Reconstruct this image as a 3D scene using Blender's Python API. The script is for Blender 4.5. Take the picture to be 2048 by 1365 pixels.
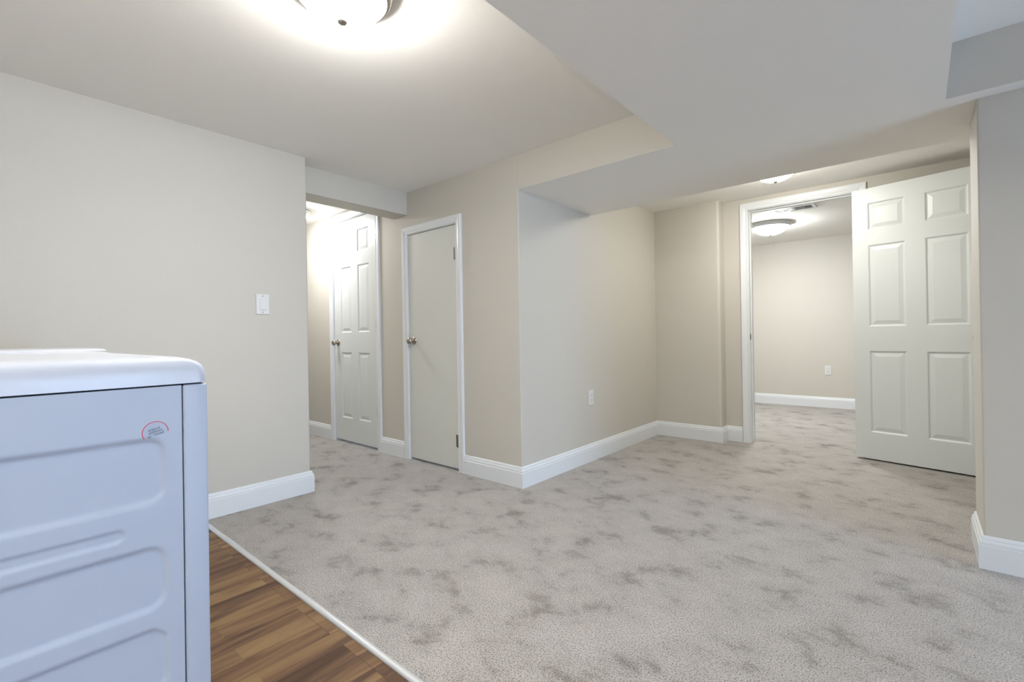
import bpy, bmesh, math
from mathutils import Vector, Matrix
for o in list(bpy.data.objects): bpy.data.objects.remove(o, do_unlink=True)
S = bpy.context.scene
C = S.collection

# ------------------------------------------------------------------ camera
F, YAW, PITCH, ROLL, CY, EYE = 942.822, 40.798, 0.1304, -0.8796, 670.7114, 0.96
cam = bpy.data.cameras.new('camera'); co = bpy.data.objects.new('camera', cam); C.objects.link(co)
y_, p_, r_ = (math.radians(v) for v in (YAW, PITCH, ROLL))
fw = Vector((-math.sin(y_)*math.cos(p_), math.cos(y_)*math.cos(p_), math.sin(p_)))
rt = Vector((math.cos(y_), math.sin(y_), 0)); up = rt.cross(fw)
r2 = math.cos(r_)*rt + math.sin(r_)*up; u2 = -math.sin(r_)*rt + math.cos(r_)*up
co.matrix_world = Matrix(((r2.x, u2.x, -fw.x, 0), (r2.y, u2.y, -fw.y, 0), (r2.z, u2.z, -fw.z, EYE), (0, 0, 0, 1)))
cam.sensor_width = 36; cam.lens = 36*F/2048; cam.shift_y = (CY-682.5)/2048; cam.clip_start = .02
S.camera = co

# ------------------------------------------------------------------ world, daylight, exposure
LAMP_MAIN, LAMP_NOOK, LAMP_BACK, LAMP_HALL, FILL_UP = 96.0, 70.0, 108.0, 80.0, 320.0   # emission of the glass shades; last one is the added fill lamp
DAY = 138.0
w = bpy.data.worlds.new('world'); S.world = w; w.use_nodes = True
w.node_tree.nodes['Background'].inputs[0].default_value = (.62, .76, 1, 1)
w.node_tree.nodes['Background'].inputs[1].default_value = .6
al = bpy.data.lights.new('daylight', 'AREA'); al.shape = 'RECTANGLE'; al.size = 2.1; al.size_y = 1.55
al.energy = DAY; al.color = (.53, .70, 1.0)
ao = bpy.data.objects.new('daylight', al); C.objects.link(ao)
ao.location = (5.13, 1.42, .85); ao.rotation_euler = (math.radians(90), 0, math.radians(90))
S.view_settings.view_transform = 'Standard'; S.view_settings.look = 'None'
S.view_settings.gamma = 1; S.view_settings.use_curve_mapping = False
S.view_settings.exposure = 0.31

# ------------------------------------------------------------------ materials
def lin(c): return tuple(((v/255+.055)/1.055)**2.4 if v > 10 else v/255/12.92 for v in c) + (1,)
class NT:
    def __init__(s, name):
        s.m = bpy.data.materials.new(name); s.m.use_nodes = True; s.t = s.m.node_tree
        s.b = s.t.nodes['Principled BSDF']
    def n(s, kind, **k):
        x = s.t.nodes.new(kind)
        for a, v in k.items():
            if a.startswith('i_'):
                key = a[2:].replace('_', ' ')
                x.inputs[int(key) if key.isdigit() else key].default_value = v
            else: setattr(x, a, v)
        return x
    def l(s, a, b): s.t.links.new(a, b)
def plain(name, col, rough=.5, metal=0, bump=0, bscale=60, coat=0):
    q = NT(name); q.b.inputs['Base Color'].default_value = lin(col)
    q.b.inputs['Roughness'].default_value = rough; q.b.inputs['Metallic'].default_value = metal
    q.b.inputs['Coat Weight'].default_value = coat
    tc = q.n('ShaderNodeTexCoord')
    nz = q.n('ShaderNodeTexNoise', i_Scale=bscale, i_Detail=4.0); q.l(tc.outputs['Object'], nz.inputs['Vector'])
    if bump:
        bp = q.n('ShaderNodeBump', i_Strength=bump, i_Distance=.002); q.l(nz.outputs[0], bp.inputs['Height'])
        q.l(bp.outputs[0], q.b.inputs['Normal'])
    mr = q.n('ShaderNodeMapRange', i_3=rough*.92, i_4=min(1, rough*1.08)); q.l(nz.outputs[0], mr.inputs[0])
    q.l(mr.outputs[0], q.b.inputs['Roughness'])
    return q.m
M_wall = plain('wall_paint', (201, 197, 187), .62, bump=.12, bscale=220)
M_ceil = plain('ceiling_paint', (245, 243, 238), .8, bump=.15, bscale=160)
M_trim = plain('trim_paint', (225, 228, 230), .32, bump=.02)
M_door = plain('door_paint', (215, 219, 218), .38, bump=.03, bscale=90)
M_flush = plain('door_paint_flat', (214, 215, 208), .5, bump=.03, bscale=90)
M_enamel = plain('white_enamel', (198, 202, 210), .3)
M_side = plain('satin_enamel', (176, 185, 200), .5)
M_dark = plain('shadow_gap', (34, 36, 42), .8)
M_nickel = plain('satin_nickel', (178, 170, 160), .28, metal=1)
M_steel = plain('brushed_steel', (138, 134, 126), .35, metal=1)
M_brass = plain('polished_brass', (190, 160, 104), .28, metal=1)
M_plastic = plain('white_plastic', (222, 222, 220), .3)
M_red = plain('red_print', (214, 40, 66), .5)
M_grey = plain('grey_print', (92, 104, 124), .5)
M_strip = plain('strip_metal', (222, 223, 224), .36, metal=.5)
M_duct = plain('duct_inside', (70, 68, 64), .8)
def emit(name, st, col=(1, .985, .955, 1)):
    q = NT(name); q.b.inputs['Base Color'].default_value = (.9, .9, .88, 1)
    q.b.inputs['Roughness'].default_value = .3
    q.b.inputs['Emission Color'].default_value = col; q.b.inputs['Emission Strength'].default_value = st
    return q.m

def carpet_mat():
    q = NT('carpet_pile'); tc = q.n('ShaderNodeTexCoord')
    big = q.n('ShaderNodeTexNoise', i_Scale=5.4, i_Detail=7.0, i_Roughness=.66, i_Distortion=.15)
    mp = q.n('ShaderNodeMapping'); mp.inputs['Scale'].default_value = (1.0, 1.25, 1)
    mp.inputs['Rotation'].default_value = (0, 0, .6)
    q.l(tc.outputs['Object'], mp.inputs[0]); q.l(mp.outputs[0], big.inputs['Vector'])
    r1 = q.n('ShaderNodeValToRGB'); e = r1.color_ramp.elements
    e[0].position = .34; e[0].color = lin((136, 130, 122)); e[1].position = .60; e[1].color = lin((182, 177, 171))
    m = e.new(.455); m.color = lin((172, 167, 161))
    q.l(big.outputs[0], r1.inputs[0])
    fine = q.n('ShaderNodeTexNoise', i_Scale=210.0, i_Detail=3.0, i_Roughness=.65); q.l(tc.outputs['Object'], fine.inputs['Vector'])
    r2_ = q.n('ShaderNodeValToRGB'); e = r2_.color_ramp.elements
    e[0].position = .36; e[0].color = (.30, .285, .27, 1); e[1].position = .53; e[1].color = (1.06, 1.06, 1.06, 1)
    q.l(fine.outputs[0], r2_.inputs[0])
    mx = q.n('ShaderNodeMix', data_type='RGBA', blend_type='MULTIPLY'); mx.inputs[0].default_value = 1.0
    q.l(r1.outputs[0], mx.inputs[6]); q.l(r2_.outputs[0], mx.inputs[7]); q.l(mx.outputs[2], q.b.inputs['Base Color'])
    q.b.inputs['Roughness'].default_value = 1; q.b.inputs['Specular IOR Level'].default_value = .05
    q.b.inputs['Sheen Weight'].default_value = .25; q.b.inputs['Sheen Roughness'].default_value = .6
    vo = q.n('ShaderNodeTexVoronoi', i_Scale=260.0); q.l(tc.outputs['Object'], vo.inputs['Vector'])
    ad = q.n('ShaderNodeMath', operation='ADD'); q.l(fine.outputs[0], ad.inputs[0]); q.l(vo.outputs['Distance'], ad.inputs[1])
    bp = q.n('ShaderNodeBump', i_Strength=.55, i_Distance=.004); q.l(ad.outputs[0], bp.inputs['Height'])
    bp2 = q.n('ShaderNodeBump', i_Strength=.5, i_Distance=.012); q.l(big.outputs[0], bp2.inputs['Height'])
    q.l(bp.outputs[0], bp2.inputs['Normal']); q.l(bp2.outputs[0], q.b.inputs['Normal'])
    return q.m
def wood_mat():
    q = NT('laminate_planks'); tc = q.n('ShaderNodeTexCoord')
    # planks run along +Y: swap axes so brick rows follow x
    sp = q.n('ShaderNodeSeparateXYZ'); cb = q.n('ShaderNodeCombineXYZ'); q.l(tc.outputs['Object'], sp.inputs[0])
    a1 = q.n('ShaderNodeMath', operation='ADD', i_1=9.0+.15); q.l(sp.outputs[1], a1.inputs[0])
    a2 = q.n('ShaderNodeMath', operation='ADD', i_1=1.80+.165*20); q.l(sp.outputs[0], a2.inputs[0])
    q.l(a1.outputs[0], cb.inputs[0]); q.l(a2.outputs[0], cb.inputs[1])
    def brick(rowh, length, off, sd):
        b = q.n('ShaderNodeTexBrick', offset=off, offset_frequency=2, squash=1.0)
        b.inputs['Color1'].default_value = (0, 0, 0, 1); b.inputs['Color2'].default_value = (1, 1, 1, 1)
        b.inputs['Mortar'].default_value = (.5, .5, .5, 1); b.inputs['Scale'].default_value = 1.0
        b.inputs['Mortar Size'].default_value = .0; b.inputs['Brick Width'].default_value = length
        b.inputs['Row Height'].default_value = rowh
        q.l(cb.outputs[0], b.inputs['Vector']); return b
    b1 = brick(.0825, .62, .37, 0)
    # every stave samples the grain somewhere else
    sc = q.n('ShaderNodeVectorMath', operation='SCALE'); sc.inputs['Scale'].default_value = 23.0
    q.l(b1.outputs['Color'], sc.inputs[0])
    ad = q.n('ShaderNodeVectorMath', operation='ADD'); q.l(cb.outputs[0], ad.inputs[0]); q.l(sc.outputs[0], ad.inputs[1])
    mp = q.n('ShaderNodeMapping'); mp.inputs['Scale'].default_value = (1.6, 13, 1); q.l(ad.outputs[0], mp.inputs[0])
    g = q.n('ShaderNodeTexNoise', i_Scale=1.0, i_Detail=5.0, i_Roughness=.55, i_Distortion=.9); q.l(mp.outputs[0], g.inputs['Vector'])
    mp2 = q.n('ShaderNodeMapping'); mp2.inputs['Scale'].default_value = (6, 190, 1); q.l(ad.outputs[0], mp2.inputs[0])
    g2 = q.n('ShaderNodeTexNoise', i_Scale=1.0, i_Detail=4.0); q.l(mp2.outputs[0], g2.inputs['Vector'])
    s1 = q.n('ShaderNodeSeparateColor'); q.l(b1.outputs['Color'], s1.inputs[0])
    t1 = q.n('ShaderNodeMath', operation='MULTIPLY_ADD', i_1=.17, i_2=-.085); q.l(s1.outputs[0], t1.inputs[0])
    t2 = q.n('ShaderNodeMath', operation='ADD'); q.l(g.outputs[0], t2.inputs[0]); q.l(t1.outputs[0], t2.inputs[1])
    t3 = q.n('ShaderNodeMath', operation='MULTIPLY_ADD', i_1=.16, i_2=-.08); q.l(g2.outputs[0], t3.inputs[0])
    t4 = q.n('ShaderNodeMath', operation='ADD'); q.l(t2.outputs[0], t4.inputs[0]); q.l(t3.outputs[0], t4.inputs[1])
    r = q.n('ShaderNodeValToRGB'); e = r.color_ramp.elements
    e[0].position = .25; e[0].color = lin((72, 50, 36)); e[1].position = .78; e[1].color = lin((150, 122, 84))
    for p, c in ((.40, (94, 69, 50)), (.50, (117, 88, 62)), (.60, (132, 104, 72))):
        x = e.new(p); x.color = lin(c)
    q.l(t4.outputs[0], r.inputs[0])
    # thin dark seams between planks
    b2 = brick(.165, 1.24, .37, 0); b2.inputs['Mortar Size'].default_value = .0012; b2.inputs['Mortar Smooth'].default_value = .2
    mx = q.n('ShaderNodeMix', data_type='RGBA'); mx.inputs[7].default_value = lin((58, 42, 32))
    mf = q.n('ShaderNodeMath', operation='MULTIPLY', i_1=.55); q.l(b2.outputs['Fac'], mf.inputs[0])
    q.l(mf.outputs[0], mx.inputs[0]); q.l(r.outputs[0], mx.inputs[6]); q.l(mx.outputs[2], q.b.inputs['Base Color'])
    q.b.inputs['Roughness'].default_value = .5; q.b.inputs['Specular IOR Level'].default_value = .3
    bp = q.n('ShaderNodeBump', i_Strength=.12, i_Distance=.001); q.l(g2.outputs[0], bp.inputs['Height']); q.l(bp.outputs[0], q.b.inputs['Normal'])
    return q.m
M_carpet = carpet_mat(); M_wood = wood_mat()

# ------------------------------------------------------------------ helpers
def box(bm, a, b, mi=0, bevel=0):
    vs = [bm.verts.new((x, y, z)) for x in (a[0], b[0]) for y in (a[1], b[1]) for z in (a[2], b[2])]
    fs = []
    for q in ((0, 1, 3, 2), (4, 6, 7, 5), (0, 4, 5, 1), (2, 3, 7, 6), (0, 2, 6, 4), (1, 5, 7, 3)):
        f = bm.faces.new([vs[i] for i in q]); f.material_index = mi; fs.append(f)
    if bevel:
        bmesh.ops.bevel(bm, geom=list({e for f in fs for e in f.edges}), offset=bevel, segments=3, profile=.5, affect='EDGES')
    return fs
def lathe(bm, prof, cen=(0, 0, 0), axis='z', seg=48):
    rings = []
    for r, h in prof:
        ring = []
        if r < 1e-6: ring = [bm.verts.new(vec(cen, 0, 0, h, axis))]
        else:
            for i in range(seg):
                a = 2*math.pi*i/seg; ring.append(bm.verts.new(vec(cen, r*math.cos(a), r*math.sin(a), h, axis)))
        rings.append(ring)
    for A, B in zip(rings, rings[1:]):
        for i in range(seg):
            j = (i+1) % seg
            if len(A) == 1 and len(B) == 1: continue
            if len(A) == 1: bm.faces.new((A[0], B[i], B[j]))
            elif len(B) == 1: bm.faces.new((A[i], A[j], B[0]))
            else: bm.faces.new((A[i], A[j], B[j], B[i]))
def vec(c, u, v, h, axis):
    return (c[0]+u, c[1]+v, c[2]+h) if axis == 'z' else (c[0]+u, c[1]+h, c[2]+v) if axis == 'y' else (c[0]+h, c[1]+u, c[2]+v)
def sweep(bm, prof, path, side):
    """prof: (offset, z); path: 2D points; offset to the given side, mitred"""
    n = len(path); rows = []
    for i, p in enumerate(path):
        p = Vector(p); ds = []
        if i > 0: ds.append((p-Vector(path[i-1])).normalized())
        if i < n-1: ds.append((Vector(path[i+1])-p).normalized())
        ns = [Vector((-d.y, d.x))*side for d in ds]
        m = ns[0] if len(ns) == 1 else (ns[0]+ns[1])/(1+ns[0].dot(ns[1]))
        rows.append([bm.verts.new((p.x+m.x*o, p.y+m.y*o, z)) for o, z in prof])
    for A, B in zip(rows, rows[1:]):
        for k in range(len(prof)-1): bm.faces.new((A[k], A[k+1], B[k+1], B[k]))
    bm.faces.new(rows[0]); bm.faces.new(rows[-1][::-1])
def obj(name, bm, mats, parent=None, local=False, smooth=False, sharp=35):
    me = bpy.data.meshes.new(name)
    if parent is not None and not local:
        bm.transform(Matrix.LocRotScale(parent.location, parent.rotation_euler, None).inverted())
    bmesh.ops.recalc_face_normals(bm, faces=bm.faces)
    bm.to_mesh(me); bm.free()
    for m in (mats if isinstance(mats, (list, tuple)) else [mats]): me.materials.append(m)
    if smooth:
        me.shade_smooth(); me.set_sharp_from_angle(angle=math.radians(sharp))
    o = bpy.data.objects.new(name, me); C.objects.link(o); o.parent = parent
    return o
def tag(o, label=None, cat=None, group=None, kind=None):
    for k, v in (('label', label), ('category', cat), ('group', group), ('kind', kind)):
        if v: o[k] = v
    return o
def empty(name, loc, rz=0):
    o = bpy.data.objects.new(name, None); C.objects.link(o); o.location = loc; o.rotation_euler = (0, 0, rz)
    o.empty_display_size = .1
    return o
def BM(): return bmesh.new()
def boxes(name, lst, mat, label, cat='wall', bead=None):
    bm = BM()
    for a, b in lst: box(bm, a, b)
    if bead:                                   # rounded plaster corner at this x, y
        es = [e for e in bm.edges if all(abs(v.co.x-bead[0]) < 1e-4 and abs(v.co.y-bead[1]) < 1e-4 for v in e.verts)]
        bmesh.ops.bevel(bm, geom=es, offset=bead[2], segments=4, profile=.5, affect='EDGES')
    return tag(obj(name, bm, mat), label, cat, kind='structure')

# ------------------------------------------------------------------ dimensions (metres)
XL, YA = -2.915, 1.414            # left wall face and its end
CE, SO, RE, GE, HE = 2.107, 1.888, 2.125, 2.148, 2.126
YB, XC = 2.290, -1.909            # wall with the small doors, its corner
YD, XE, YF = 4.321, -1.317, 4.455
XS, YS2, XR, YR = -.894, 3.18, .094, 2.587
XK, YK, YK2 = .187, 2.667, 2.996
YG = 7.083
TOP = 2.35

# floors
boxes('floor_carpet', [((-6, .822, -.1), (5, 7.2, 0))], M_carpet,
      'mottled greige pile carpet running through the room, hall and back room', 'carpet')
boxes('floor_wood', [((-3.2, -2.3, -.1), (5, .824, -.006))], M_wood,
      'brown wood-look plank floor beside the clothes dryer', 'wood floor')
bm = BM(); n = 80
prof = [(.804, -.006), (.804, -.003), (.807, .0005), (.812, .0025), (.819, .003), (.825, .0015), (.8290, -.001), (.829, -.01)]
rows = []
for i in range(n+1):
    x = -2.9+i*(7.9/n); wob = .0012*math.sin(x*7)+.0008*math.sin(x*17)
    rows.append([bm.verts.new((x, y+wob*(k/7), z)) for k, (y, z) in enumerate(prof)])
for A, B in zip(rows, rows[1:]):
    for k in range(len(prof)-1): bm.faces.new((A[k], A[k+1], B[k+1], B[k]))
tag(obj('trim_1', bm, M_strip, smooth=True, sharp=60), 'thin pale metal transition strip between carpet and wood floor', 'transition strip', kind='structure')

# walls
boxes('wall_left', [((-3.24, -2.3, -.05), (XL, YA, TOP))], M_wall, 'beige wall with the light switch, behind the laundry machines', bead=(XL, YA, .012))
boxes('wall_header', [((-3.24, YA, 1.931), (-3.055, YB, TOP))], M_wall, 'beige dropped header across the hallway opening', 'header')
D1 = dict(x0=-3.052, x1=-2.490, z1=1.770)      # plain door
D2 = dict(x0=-4.203, x1=-3.497, z1=2.050)      # hall door
Y2 = YB+.12
boxes('wall_back', [((-6, YB, -.05), (D2['x0'], Y2, TOP)), ((D2['x0'], YB, D2['z1']), (D2['x1'], Y2, TOP)),
                    ((D2['x1'], YB, -.05), (D1['x0'], Y2, TOP)), ((D1['x0'], YB, D1['z1']), (D1['x1'], Y2, TOP)),
                    ((D1['x1'], YB, -.05), (XC-.12, Y2, TOP))], M_wall, 'greige wall holding the small flat door and the hallway panel door')
boxes('wall_outlet', [((XC-.12, YB, -.05), (XC, YD, TOP))], M_wall, 'pale wall with the power outlet, right of the small flat door', bead=(XC, YB, .006))
boxes('wall_recess', [((XC-.12, YD, -.05), (XE, YF+.12, TOP))], M_wall, 'narrow greige wall section projecting left of the far doorway', bead=(XE, YD, .022))
OX0, OX1, OZ = -1.112, -.352, 2.020
boxes('wall_north', [((XE, YF, -.05), (OX0, YF+.12, TOP)), ((OX0, YF, OZ), (OX1, YF+.12, TOP)), ((OX1, YF, -.05), (.6, YF+.12, TOP))],
      M_wall, 'beige wall around the doorway to the bright back room')
boxes('wall_right', [((XK, YK, -.05), (5, YK2, TOP))], M_wall, 'dim taupe wall end at the right edge of the photo', bead=(XK, YK, .006))
boxes('wall_nook', [((.5, YK2, -.05), (.62, YF, TOP))], M_wall, 'side wall of the nook behind the open panel door')
boxes('wall_far', [((-2.7, YG, -.05), (1.6, YG+.1, TOP))], M_wall, 'bright far wall of the back room seen through the doorway')
boxes('wall_far_left', [((-2.7, YF+.12, -.05), (-2.6, YG, TOP))], M_wall, 'left side wall of the back room')
boxes('wall_far_right', [((1.5, YF+.12, -.05), (1.6, YG, TOP))], M_wall, 'right side wall of the back room')
boxes('wall_hall', [((-6, YA-.12, -.05), (-3.24, YA, TOP))], M_wall, 'near side wall of the hallway behind the left wall')
boxes('wall_hall_end', [((-6.1, YA-.12, -.05), (-6, Y2, TOP))], M_wall, 'end wall of the hallway')
boxes('wall_south', [((-3.24, -2.4, -.05), (5.1, -2.3, TOP))], M_wall, 'wall behind the camera')
WY0, WY1, WZ1 = .34, 2.50, 1.66
boxes('wall_east', [((5, -2.3, -.05), (5.1, WY0, TOP)), ((5, WY0, WZ1), (5.1, WY1, TOP)), ((5, WY1, -.05), (5.1, YK2, TOP))],
      M_wall, 'wall with the patio doorway behind the camera')

# ceilings
boxes('ceiling_main', [((-3.24, -2.3, CE), (5.1, YR+.05, TOP+.05))], M_ceil, 'grey-white ceiling of the laundry area around the near light', 'ceiling')
boxes('ceiling_hall', [((-6, YA, HE), (-3.24, YB, TOP+.05))], M_ceil, 'bright white ceiling of the hallway', 'ceiling')
boxes('ceiling_nook', [((XC, YS2, RE), (.5, YF, TOP+.05))], M_ceil, 'lit ceiling strip beyond the dropped soffit', 'ceiling')
boxes('ceiling_far', [((-2.6, YF+.12, GE), (1.5, YG, TOP+.05))], M_ceil, 'white ceiling of the back room', 'ceiling')
# dropped soffit, one L-shaped body; sides in wall paint, underside in ceiling paint
bm = BM()
def soffit(a, b):
    for f in box(bm, a, b): pass
soffit((XS, -2.3, SO), (XR, YR, CE+.02)); 
soffit((XC, YB, SO), (XS, YS2, TOP)); soffit((XS, YR, SO), (5, YS2, TOP))
bm.faces.ensure_lookup_table(); bm.normal_update()
for f in bm.faces: f.material_index = 0 if abs(f.normal.z) > .5 else 1
tag(obj('ceiling_soffit', bm, [M_ceil, M_wall]), 'large dropped soffit crossing the room below the ceiling', 'soffit', kind='structure')

# baseboards
BB = [(0, 0), (.0165, 0), (.0165, .094), (.0135, .0965), (.0145, .1), (.0138, .108), (.0105, .114), (.0080, .1155), (.0090, .118), (.0068, .127), (.003, .131), (0, .131)]
def baseboard(name, path, side, label):
    bm = BM(); sweep(bm, BB, path, side)
    return tag(obj(name, bm, M_trim), label, 'baseboard', kind='structure')
baseboard('baseboard_left', [(XL, -2.3), (XL, YA), (-3.24, YA), (-5.99, YA)], -1, 'white baseboard under the light switch wall')
baseboard('baseboard_back', [(-2.427, YB), (XC, YB), (XC, YD), (XE, YD), (XE, YF), (-1.180, YF)], -1, 'white baseboard running from the small flat door to the far doorway')
baseboard('baseboard_doors', [(-3.438, YB), (-3.115, YB)], -1, 'short white baseboard between the two left doors')
baseboard('baseboard_hall', [(-5.99, YB), (-4.264, YB)], -1, 'white baseboard left of the hallway panel door')
baseboard('baseboard_right', [(5, YK), (XK, YK), (XK, YK2), (.5, YK2)], 1, 'white baseboard around the taupe wall end at right')
baseboard('baseboard_nook', [(-.28, YF), (.5, YF), (.5, YK2+.02)], -1, 'white baseboard behind the open door')
baseboard('baseboard_far', [(-2.6, YG), (1.5, YG)], -1, 'white baseboard of the back room')

# ------------------------------------------------------------------ doors
CAS = [(0, 0), (0, .010), (.003, .0125), (.012, .0125), (.016, .0105), (.022, .0125), (.034, .0155), (.048, .017), (.058, .017), (.0615, .0145), (.0615, 0)]
def trim_set(name, x0, x1, z1, yface, depth, label, sgn=-1, cw=1.0, stop=.04):
    t = tag(empty(name, ((x0+x1)/2, yface, 0)), label, 'door trim', kind='structure')
    bm = BM()
    path = [(x0, 0, -1, 0), (x0, z1, -1, 1), (x1, z1, 1, 1), (x1, 0, 1, 0)]
    rows = [[bm.verts.new((px+mx*(o*cw+.004), yface+sgn*h, pz+mz*(o*cw+.004))) for o, h in CAS] for px, pz, mx, mz in path]
    for A, B in zip(rows, rows[1:]):
        for k in range(len(CAS)-1): bm.faces.new((A[k], A[k+1], B[k+1], B[k]))
    bm.faces.new(rows[0]); bm.faces.new(rows[-1])
    obj('casing', bm, M_trim, t)
    bm = BM(); e = .012
    y0, y1 = yface-.002, yface+depth
    box(bm, (x0-e, y0, 0), (x0+.0005, y1, z1+e)); box(bm, (x1-.0005, y0, 0), (x1+e, y1, z1+e)); box(bm, (x0, y0, z1-.0005), (x1, y1, z1+e))
    obj('jamb', bm, M_trim, t)
    bm = BM(); s0, s1 = yface+stop, yface+stop+.03
    box(bm, (x0, s0, 0), (x0+.010, s1, z1)); box(bm, (x1-.010, s0, 0), (x1, s1, z1)); box(bm, (x0+.010, s0, z1-.010), (x1-.010, s1, z1))
    obj('door_stop', bm, M_trim, t)
    return t
def leaf(W, H, T, panels):
    """local: x 0..W, front face y=0 (facing -y), z 0..H"""
    bm = BM()
    L = [(.0, .0), (.004, .0015), (.011, .0075), (.017, .0075), (.042, .002), (.046, .002)]
    for yy, sg in ((0, 1), (T, -1)):
        xs = sorted({0, W, *[p[0] for p in panels], *[p[1] for p in panels]})
        zs = sorted({0, H, *[p[2] for p in panels], *[p[3] for p in panels]})
        for xa, xb in zip(xs, xs[1:]):
            for za, zb in zip(zs, zs[1:]):
                cx, cz = (xa+xb)/2, (za+zb)/2
                if any(p[0] < cx < p[1] and p[2] < cz < p[3] for p in panels): continue
                bm.faces.new([bm.verts.new(v) for v in ((xa, yy, za), (xb, yy, za), (xb, yy, zb), (xa, yy, zb))])
        for p in panels:
            prev = None
            for off, d in L:
                c = [bm.verts.new((x, yy+sg*d, z)) for x, z in ((p[0]+off, p[2]+off), (p[1]-off, p[2]+off), (p[1]-off, p[3]-off), (p[0]+off, p[3]-off))]
                if prev:
                    for i in range(4): bm.faces.new((prev[i], prev[(i+1) % 4], c[(i+1) % 4], c[i]))
                prev = c
            bm.faces.new(prev)
    for a, b in (((0, 0), (W, 0)), ((W, 0), (W, H)), ((W, H), (0, H)), ((0, H), (0, 0))):
        bm.faces.new([bm.verts.new(v) for v in ((a[0], 0, a[1]), (b[0], 0, b[1]), (b[0], T, b[1]), (a[0], T, a[1]))])
    bmesh.ops.remove_doubles(bm, verts=bm.verts, dist=1e-5)
    return bm
def knob(parent, x, z, T, both=True):
    sides = ((0, -1), (T, 1)) if both else ((0, -1),)
    for yy, sg in sides:
        bm = BM(); lathe(bm, [(0, sg*.060), (.012, sg*.0595), (.020, sg*.057), (.0255, sg*.050), (.0265, sg*.043), (.024, sg*.035), (.017, sg*.028), (.0115, sg*.022), (.0115, sg*.006)], (x, yy, z), 'y', 32)
        k = obj('knob', bm, M_nickel, parent, local=True, smooth=True)
        bm = BM(); lathe(bm, [(0, sg*.009), (.016, sg*.009), (.024, sg*.007), (.030, sg*.003), (.0315, 0)], (x, yy, z), 'y', 32)
        obj('rose', bm, M_nickel, k, local=True, smooth=True)
def hinge(parent, x, z, mat, yy=0, h=.089, leafw=.010, sgn=1):
    bm = BM()
    lathe(bm, [(0, -h/2-.004), (.003, -h/2-.003), (.0055, -h/2), (.0055, h/2), (.003, h/2+.003), (0, h/2+.004)], (x, yy-.0055, z), 'z', 16)
    box(bm, (x-leafw, yy-.0016, z-h/2), (x+.002, yy+.0005, z+h/2))
    for k in (-1, 1): lathe(bm, [(.006, -.0006), (.006, .0006)], (x, yy-.0055, z+k*h/6), 'z', 16)
    obj('hinge', bm, mat, parent, local=True, smooth=True)

# door 1: plain flush door
x0, x1, z1 = D1['x0'], D1['x1'], D1['z1']
trim_set('trim_2', x0, x1, z1, YB, .12, 'white moulded casing around the small flat door', cw=.93)
d = tag(empty('door_1', (x0+.003, YB+.003, 0)), 'small flat off-white door with a silver knob and two hinges', 'door', kind='structure')
W1, H1 = (x1-x0)-.006, z1-.004-.018
bm = leaf(W1, H1, .035, []); bm.transform(Matrix.Translation((0, 0, .018))); obj('door_leaf', bm, M_flush, d, local=True)
knob(d, .055, .936, .035, False)
for z in (1.56, .216): hinge(d, W1-.002, z, M_steel, leafw=.026)
# door 2: six panel hall door
def six(W, st, mid, zz):
    pw = (W-2*st-mid)/2
    return [(a, a+pw, z0, z1_) for a in (st, st+pw+mid) for z0, z1_ in zz]
x0, x1, z1 = D2['x0'], D2['x1'], D2['z1']
trim_set('trim_3', x0, x1, z1, YB, .12, 'white moulded casing around the hallway panel door', cw=.95)
d = tag(empty('door_2', (x0+.003, YB+.003, 0)), 'white six-panel hallway door with silver knob and brass hinges, closed', 'door', kind='structure')
W2, H2 = (x1-x0)-.006, z1-.004-.022
bm = leaf(W2, H2, .035, six(W2, .113, .105, ((.207, .812), (.994, 1.600), (1.715, 1.917))))
bm.transform(Matrix.Translation((0, 0, .022))); obj('door_leaf', bm, M_door, d, local=True)
knob(d, .058, .924, .035, False)
for z in (1.835, 1.08, .335): hinge(d, W2+.001, z, M_brass, leafw=.016)
# door 3: open six panel door
t = trim_set('trim_4', OX0, OX1, OZ, YF, .12, 'white moulded casing around the far doorway', stop=.04)
bm = BM(); yy = YF
# casing on the back-room side too
path = [(OX0, 0, -1, 0), (OX0, OZ, -1, 1), (OX1, OZ, 1, 1), (OX1, 0, 1, 0)]
rows = [[bm.verts.new((px+mx*(o+.004), YF+.12+h, pz+mz*(o+.004))) for o, h in CAS] for px, pz, mx, mz in path]
for A, B in zip(rows, rows[1:]):
    for k in range(len(CAS)-1): bm.faces.new((A[k], A[k+1], B[k+1], B[k]))
bm.faces.new(rows[0]); bm.faces.new(rows[-1])
obj('casing', bm, M_trim, t)
bm = BM(); box(bm, (OX0, YF+.004, .895), (OX0+.0015, YF+.034, .952), 0); box(bm, (OX0+.0012, YF+.012, .909), (OX0+.0019, YF+.024, .938), 1)
obj('strike_plate', bm, [M_steel, M_dark], t)
d = tag(empty('door_3', (-.3723, 4.3915, 0), math.radians(-12.68)), 'white six-panel door standing open beside the far doorway', 'door', kind='structure')
W3 = .737
bm = leaf(W3, 2.001, .035, six(W3, .096, .107, ((.196, .799), (.978, 1.580), (1.691, 1.892))))
bm.transform(Matrix.Translation((0, 0, .013))); obj('door_leaf', bm, M_door, d, local=True)
knob(d, .684, .905, .035, True)
for z in (1.80, 1.05, .30):
    bm = BM(); lathe(bm, [(0, -.047), (.0055, -.044), (.0055, .044), (0, .047)], (.004, .041, z), 'z', 16)
    obj('hinge', bm, M_steel, d, local=True, smooth=True)

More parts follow.
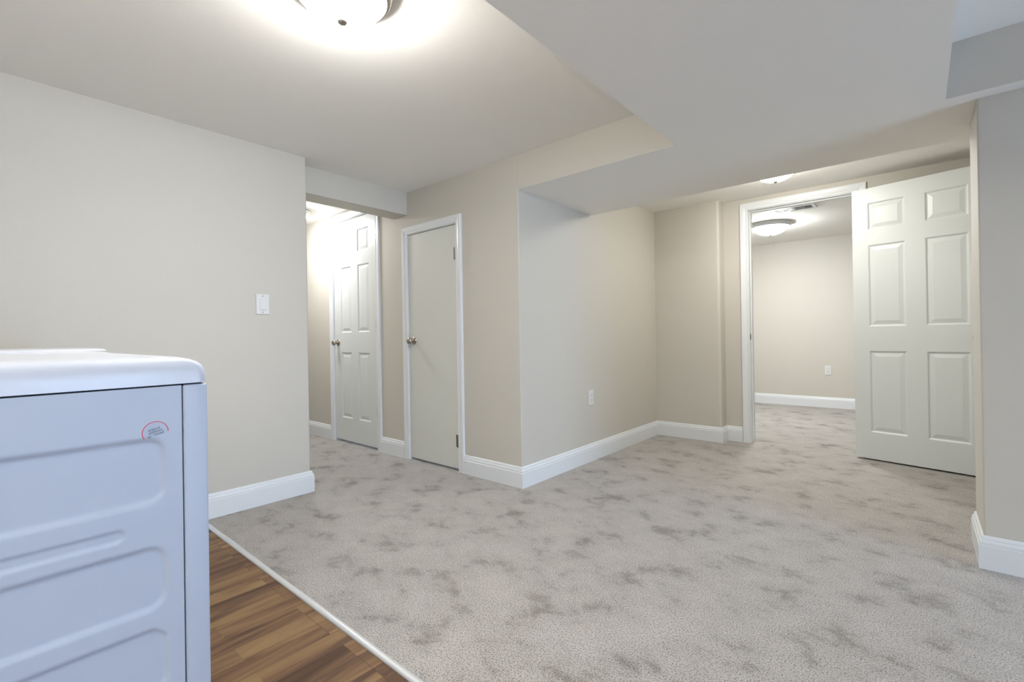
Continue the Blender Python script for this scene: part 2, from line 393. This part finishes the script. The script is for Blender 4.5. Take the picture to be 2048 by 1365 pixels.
# ------------------------------------------------------------------ ceiling lights
def light(name, x, y, zc, R, H, strength, label, col=(1, .985, .955, 1), rim=None):
    t = tag(empty(name, (x, y, zc)), label, 'ceiling light', 'dome lights on the ceilings')
    bm = BM(); lathe(bm, [(0, -.001), (R, -.001), (R+.004, -.006), (R+.004, -.014), (R-.001, -.020), (R+.001, -.027), (R-.004, -.037), (R-.010, -.042), (R-.015, -.043), (R-.016, -.03), (0, -.03)], (0, 0, 0), 'z', 64)
    obj('base_rim', bm, rim or M_nickel, t, local=True, smooth=True)
    bm = BM(); r = R-.0165; pr = []
    for i in range(15):
        u = 1-i/14; pr.append((r*u, -.040-(H-.052)*(1-u**2.8)))
    lathe(bm, pr, (0, 0, 0), 'z', 64)
    obj('glass_shade', bm, emit('lit_glass_'+name, strength, col), t, local=True, smooth=True)
    zb = -.040-(H-.052)
    bm = BM(); lathe(bm, [(0, zb-.012), (.006, zb-.0115), (.0115, zb-.009), (.0155, zb-.004), (.0155, zb+.001), (0, zb+.002)], (0, 0, 0), 'z', 24)
    obj('finial', bm, M_nickel, t, local=True, smooth=True)
    return t
light('ceiling_light', -1.40, .805, CE, .156, .130, LAMP_MAIN, 'nearest dome ceiling light, cut by the top edge of the photo')
light('ceiling_light.001', -.74, 3.68, RE, .156, .130, LAMP_NOOK, 'dome ceiling light half hidden behind the dropped soffit', (1, .975, .91, 1))
light('ceiling_light.002', -1.22, 5.78, GE, .200, .130, LAMP_BACK, 'glowing dome ceiling light in the back room beyond the doorway', (.97, .99, 1, 1), M_trim)  # rim in white paint, standing in for its overexposed look
light('ceiling_light.003', -4.27, 1.94, HE, .150, .104, LAMP_HALL, 'ceiling light in the hallway, barely showing beside the left wall', (1, .99, 1, 1))

# unseen fill lamp behind the camera, added to brighten the soffit and ceiling
LX, LY = -.15, -1.15
t = tag(empty('fill_lamp', (LX, LY, -.006)), 'added fill lamp with an upturned bowl, unseen behind the camera', 'added fill lamp')
bm = BM(); lathe(bm, [(0, 0), (.13, 0), (.13, .012), (.11, .02), (.02, .03), (0, .03)], (0, 0, 0), 'z', 32); obj('base', bm, M_nickel, t, local=True, smooth=True)
bm = BM(); lathe(bm, [(0, .03), (.011, .03), (.011, 1.12), (0, 1.12)], (0, 0, 0), 'z', 20); obj('pole', bm, M_nickel, t, local=True, smooth=True)
bm = BM(); lathe(bm, [(0, 1.11), (.05, 1.12), (.10, 1.16), (.15, 1.235), (.16, 1.27), (.155, 1.27), (.145, 1.24), (.095, 1.17), (.05, 1.13), (0, 1.125)], (0, 0, 0), 'z', 40)
obj('lamp_shade', bm, M_nickel, t, local=True, smooth=True)
bm = BM(); lathe(bm, [(0, 1.225), (.13, 1.225), (.13, 1.228), (0, 1.228)], (0, 0, 0), 'z', 32)
obj('diffuser', bm, emit('fill_diffuser', FILL_UP, (1, .97, .91, 1)), t, local=True)

# ------------------------------------------------------------------ air vent
t = tag(empty('ceiling_vent', (-.90, 5.205, GE)), 'white ceiling air vent with slats in the back room', 'air vent')
bm = BM(); w_, h_ = .185, .105; iw, ih = .155, .065
for a, b in (((-w_, -h_), (w_, -ih)), ((-w_, ih), (w_, h_)), ((-w_, -ih), (-iw, ih)), ((iw, -ih), (w_, ih)), ((-.006, -ih), (.006, ih))):
    box(bm, (a[0], a[1], -.009), (b[0], b[1], 0))
obj('frame', bm, M_trim, t, local=True)
bm = BM(); box(bm, (-iw, -ih, -.0022), (iw, ih, -.0005)); obj('backing', bm, M_duct, t, local=True)
for s in (-1, 1):
    for i in range(11):
        x = s*(.013+i*.0132)
        bm = BM(); vs = [bm.verts.new(v) for v in ((x+s*.002, -ih, -.010), (x-s*.0045, -ih, -.003), (x-s*.0045, ih, -.003), (x+s*.002, ih, -.010))]
        f = bm.faces.new(vs); ext = bmesh.ops.extrude_face_region(bm, geom=[f])
        bmesh.ops.translate(bm, verts=[v for v in ext['geom'] if isinstance(v, bmesh.types.BMVert)], vec=(.0012, 0, -.0004))
        obj('slat', bm, M_trim, t, local=True)

# ------------------------------------------------------------------ wall plates
def plate_part(parent, name, w2, h2, d0, d1, mat, cx=0, cz=0, bev=.002):
    bm = BM(); box(bm, (cx-w2, -d1, cz-h2), (cx+w2, -d0, cz+h2), bevel=bev)
    return obj(name, bm, mat, parent, local=True)
def outlet(name, loc, rz, label):
    t = tag(empty(name, loc, rz), label, 'outlet', 'wall outlets')
    plate_part(t, 'cover_plate', .035, .0575, 0, .0055, M_plastic)
    for cz in (-.0195, .0195):
        s = plate_part(t, 'socket', .0165, .0135, .005, .0072, M_plastic, 0, cz, .003)
        bm = BM()
        for sx in (-.006, .006): box(bm, (sx-.001, -.0075, cz-.001), (sx+.001, -.0071, cz+.0065))
        box(bm, (-.002, -.0075, cz-.0085), (.002, -.0071, cz-.005))
        obj('slots', bm, M_dark, s, local=True)
    bm = BM(); lathe(bm, [(0, -.0068), (.003, -.0064), (.0035, -.005)], (0, 0, 0), 'y', 16); obj('screw', bm, M_plastic, t, local=True)
outlet('outlet', (XC, 3.120, .480), math.radians(90), 'white outlet on the pale side wall right of the small flat door')
outlet('outlet.001', (-.870, YG, .470), 0, 'white outlet low on the far wall of the back room')
t = tag(empty('light_switch', (XL, 1.139, 1.170), math.radians(90)), 'white rocker light switch on the beige left wall', 'light switch')
plate_part(t, 'cover_plate', .036, .0585, 0, .006, M_plastic)
plate_part(t, 'switch_surround', .0170, .0340, .005, .0070, M_plastic, bev=.001)
bm = BM(); v = [bm.verts.new(c) for c in ((-.015, -.0065, -.031), (.015, -.0065, -.031), (.015, -.0105, -.031), (-.015, -.0105, -.031),
                                          (-.015, -.0065, .031), (.015, -.0065, .031), (.015, -.0072, .031), (-.015, -.0072, .031))]
for q in ((0, 1, 2, 3), (4, 5, 6, 7), (0, 1, 5, 4), (3, 2, 6, 7), (0, 3, 7, 4), (1, 2, 6, 5)): bm.faces.new([v[i] for i in q])
obj('rocker', bm, M_plastic, t, local=True)
for cz in (-.0475, .0475):
    bm = BM(); lathe(bm, [(0, -.0072), (.003, -.0068), (.0035, -.0055)], (0, 0, cz), 'y', 16); obj('screw', bm, M_steel, t, local=True)

# ------------------------------------------------------------------ laundry machines
def rrect(x0, x1, y0, y1, r, z, k=6):
    P = []
    for cx, cy, a0 in ((x1-r, y1-r, 0), (x0+r, y1-r, 90), (x0+r, y0+r, 180), (x1-r, y0+r, 270)):
        for i in range(k+1):
            a = math.radians(a0+90*i/k); P.append((cx+r*math.cos(a), cy+r*math.sin(a), z))
    return P
def top_shape(bm, x0, x1, y0, y1, z0, lift=.0505):
    L = [(0, .0), (0, .012), (.0012, .022), (.005, .031), (.012, .038), (.024, .0435), (.04, .0475), (.065, .050), (.10, .0505)]
    rings = []
    for k, (o, h) in enumerate(L):
        so = o*.30 if k < 6 else .0072+(o-.024)*.5       # sides roll over tighter than the front
        r = max(.008, .014+so*.3)
        rings.append([bm.verts.new(p) for p in rrect(x0+so, x1-so, y0+so, y1-o, r, z0+h*lift/.0505)])
    for A, B in zip(rings, rings[1:]):
        for i in range(len(A)): bm.faces.new((A[i], A[(i+1) % len(A)], B[(i+1) % len(A)], B[i]))
    bm.faces.new(rings[-1]); bm.faces.new(rings[0])
X0, X1, YB0, YF0 = -1.686, -1.0, -.37, .292
t = tag(empty('clothes_dryer', ((X0+X1)/2, 0, -.006)), 'white enamel laundry machine with embossed side panel, nearest the camera', 'clothes dryer')
dryer = t
bm = BM(); box(bm, (X0+.002, YB0+.004, .03), (X1-.009, .2505, .881)); obj('cabinet', bm, M_enamel, t)
bm = BM(); box(bm, (X0+.006, .249, .04), (X1-.006, .256, .882)); obj('seam_gap', bm, M_dark, t)
bm = BM(); box(bm, (X0, .2535, .03), (X1, YF0, .8815), bevel=.0035); obj('front_panel', bm, M_side, t, smooth=True)
# embossed side
RR = [(-.30, .229, .678, .7965, .030), (-.17, .171, .6275, .6510, .0117), (-.30, .229, .496, .610, .030), (-.30, .229, .350, .4695, .030),
      (-.17, .171, .300, .3235, .0117), (-.30, .229, .160, .278, .030)]
def depth(y, z):
    D = 0
    for y0, y1, z0, z1_, r in RR:
        qx = abs(y-(y0+y1)/2)-((y1-y0)/2-r); qz = abs(z-(z0+z1_)/2)-((z1_-z0)/2-r)
        sd = math.hypot(max(qx, 0), max(qz, 0))+min(max(qx, qz), 0)-r
        wd = .010 if r > .02 else .0055
        u = min(1, max(0, -sd/wd)); D = max(D, (.0048 if r > .02 else .0026)*u*u*(3-2*u))
    return D
bm = BM(); ny, nz = 230, 300; yy0, yy1, zz0, zz1 = YB0+.004, .2515, .035, .8812
G = [[bm.verts.new((X1-.0005-depth(yy0+(yy1-yy0)*i/ny, zz0+(zz1-zz0)*j/nz), yy0+(yy1-yy0)*i/ny, zz0+(zz1-zz0)*j/nz)) for j in range(nz+1)] for i in range(ny+1)]
for i in range(ny):
    for j in range(nz): bm.faces.new((G[i][j], G[i+1][j], G[i+1][j+1], G[i][j+1]))
for i in range(ny):
    for j in (0, nz):
        a, b = G[i][j].co, G[i+1][j].co
        bm.faces.new((G[i][j], G[i+1][j], bm.verts.new((X1-.009, b.y, b.z)), bm.verts.new((X1-.009, a.y, a.z))))
for i in (0, ny):
    a, b = G[i][0].co, G[i][nz].co
    bm.faces.new([*[G[i][j] for j in range(nz+1)], bm.verts.new((X1-.009, b.y, b.z)), bm.verts.new((X1-.009, a.y, a.z))])
obj('side_panel', bm, M_side, t, smooth=True, sharp=50)
bm = BM(); box(bm, (X0+.006, YB0+.008, .878), (X1-.006, YF0-.008, .8855)); obj('top_gap', bm, M_dark, t)
bm = BM(); top_shape(bm, X0, X1, YB0, YF0+.0005, .8842); obj('top_panel', bm, M_enamel, t, smooth=True, sharp=60)
for fx in (X0+.06, X1-.06):
    for fy in (YB0+.06, YF0-.06):
        bm = BM(); lathe(bm, [(0, -.006), (.02, -.006), (.02, .008), (.008, .012), (.008, .035)], (fx, fy, 0), 'z', 20); obj('foot', bm, M_dark, t)
# sticker: red arc and three lines of print
bm = BM(); xq = X1+.0002; cy_, cz_ = .2125, .8035; R1, R0 = .0188, .0178
A0, A1 = math.radians(-2), math.radians(212); prev = None
for i in range(61):
    a = A0+(A1-A0)*i/60
    c, s = math.cos(a), math.sin(a)
    cur = [bm.verts.new((xx, cy_+r*c, cz_+r*s)) for r in (R0, R1) for xx in (xq-.0006, xq)]
    if prev:
        for a_, b_ in ((0, 1), (1, 3), (3, 2), (2, 0)): bm.faces.new((prev[a_], prev[b_], cur[b_], cur[a_]))
    prev = cur
stk = obj('sticker', bm, M_red, t)
stk['label'] = 'red arc sticker with small grey print'
def letters(txt, y, z, size, ang):
    cu = bpy.data.curves.new('lettering', 'FONT'); cu.body = txt; cu.size = size; cu.extrude = .00008; cu.align_x = 'LEFT'
    tmp = bpy.data.objects.new('tmp', cu); C.objects.link(tmp)
    dg = bpy.context.evaluated_depsgraph_get(); me = bpy.data.meshes.new_from_object(tmp.evaluated_get(dg))
    bpy.data.objects.remove(tmp)
    mt = Matrix.Translation((X1+.0004, y, z)) @ Matrix.Rotation(math.radians(90), 4, 'Z') @ Matrix.Rotation(math.radians(90), 4, 'X') @ Matrix.Rotation(ang, 4, 'Z')
    me.transform(Matrix.Translation(-Vector(dryer.location)) @ mt)
    me.materials.clear(); me.materials.append(M_grey)
    o = bpy.data.objects.new('lettering', me); C.objects.link(o); o.parent = stk
    return o
an = math.radians(13)
letters('school', .2025, .8055, .0066, an)
letters('uniform', .2025, .8005, .0066, an)
letters('ap', .2015, .7948, .0062, an)
letters('roved', .2105, .7974, .0062, an)

X0, X1 = -2.395, -1.709
t = tag(empty('washing_machine', ((X0+X1)/2, 0, -.006)), 'white laundry machine behind the nearest one, only its top showing', 'washing machine')
bm = BM(); box(bm, (X0, YB0, .03), (X1, YF0, .884), bevel=.006); obj('cabinet', bm, M_enamel, t, smooth=True)
bm = BM(); top_shape(bm, X0, X1, YB0, YF0, .8842, .053); obj('top_panel', bm, M_enamel, t, smooth=True, sharp=60)
bm = BM(); rings = []
for o, h in ((0, 0), (0, .002), (.005, .0055), (.015, .0065)):
    rings.append([bm.verts.new(p) for p in rrect(X0+.03+o, X1-.03-o, -.2+o, .262-o, .02, .9365+h)])
for A, B in zip(rings, rings[1:]):
    for i in range(len(A)): bm.faces.new((A[i], A[(i+1) % len(A)], B[(i+1) % len(A)], B[i]))
bm.faces.new(rings[-1]); bm.faces.new(rings[0])
obj('lid', bm, M_enamel, t, smooth=True, sharp=60)
for fx in (X0+.06, X1-.06):
    for fy in (YB0+.06, YF0-.06):
        bm = BM(); lathe(bm, [(0, -.006), (.02, -.006), (.02, .008), (.008, .012), (.008, .035)], (fx, fy, 0), 'z', 20); obj('foot', bm, M_dark, t)
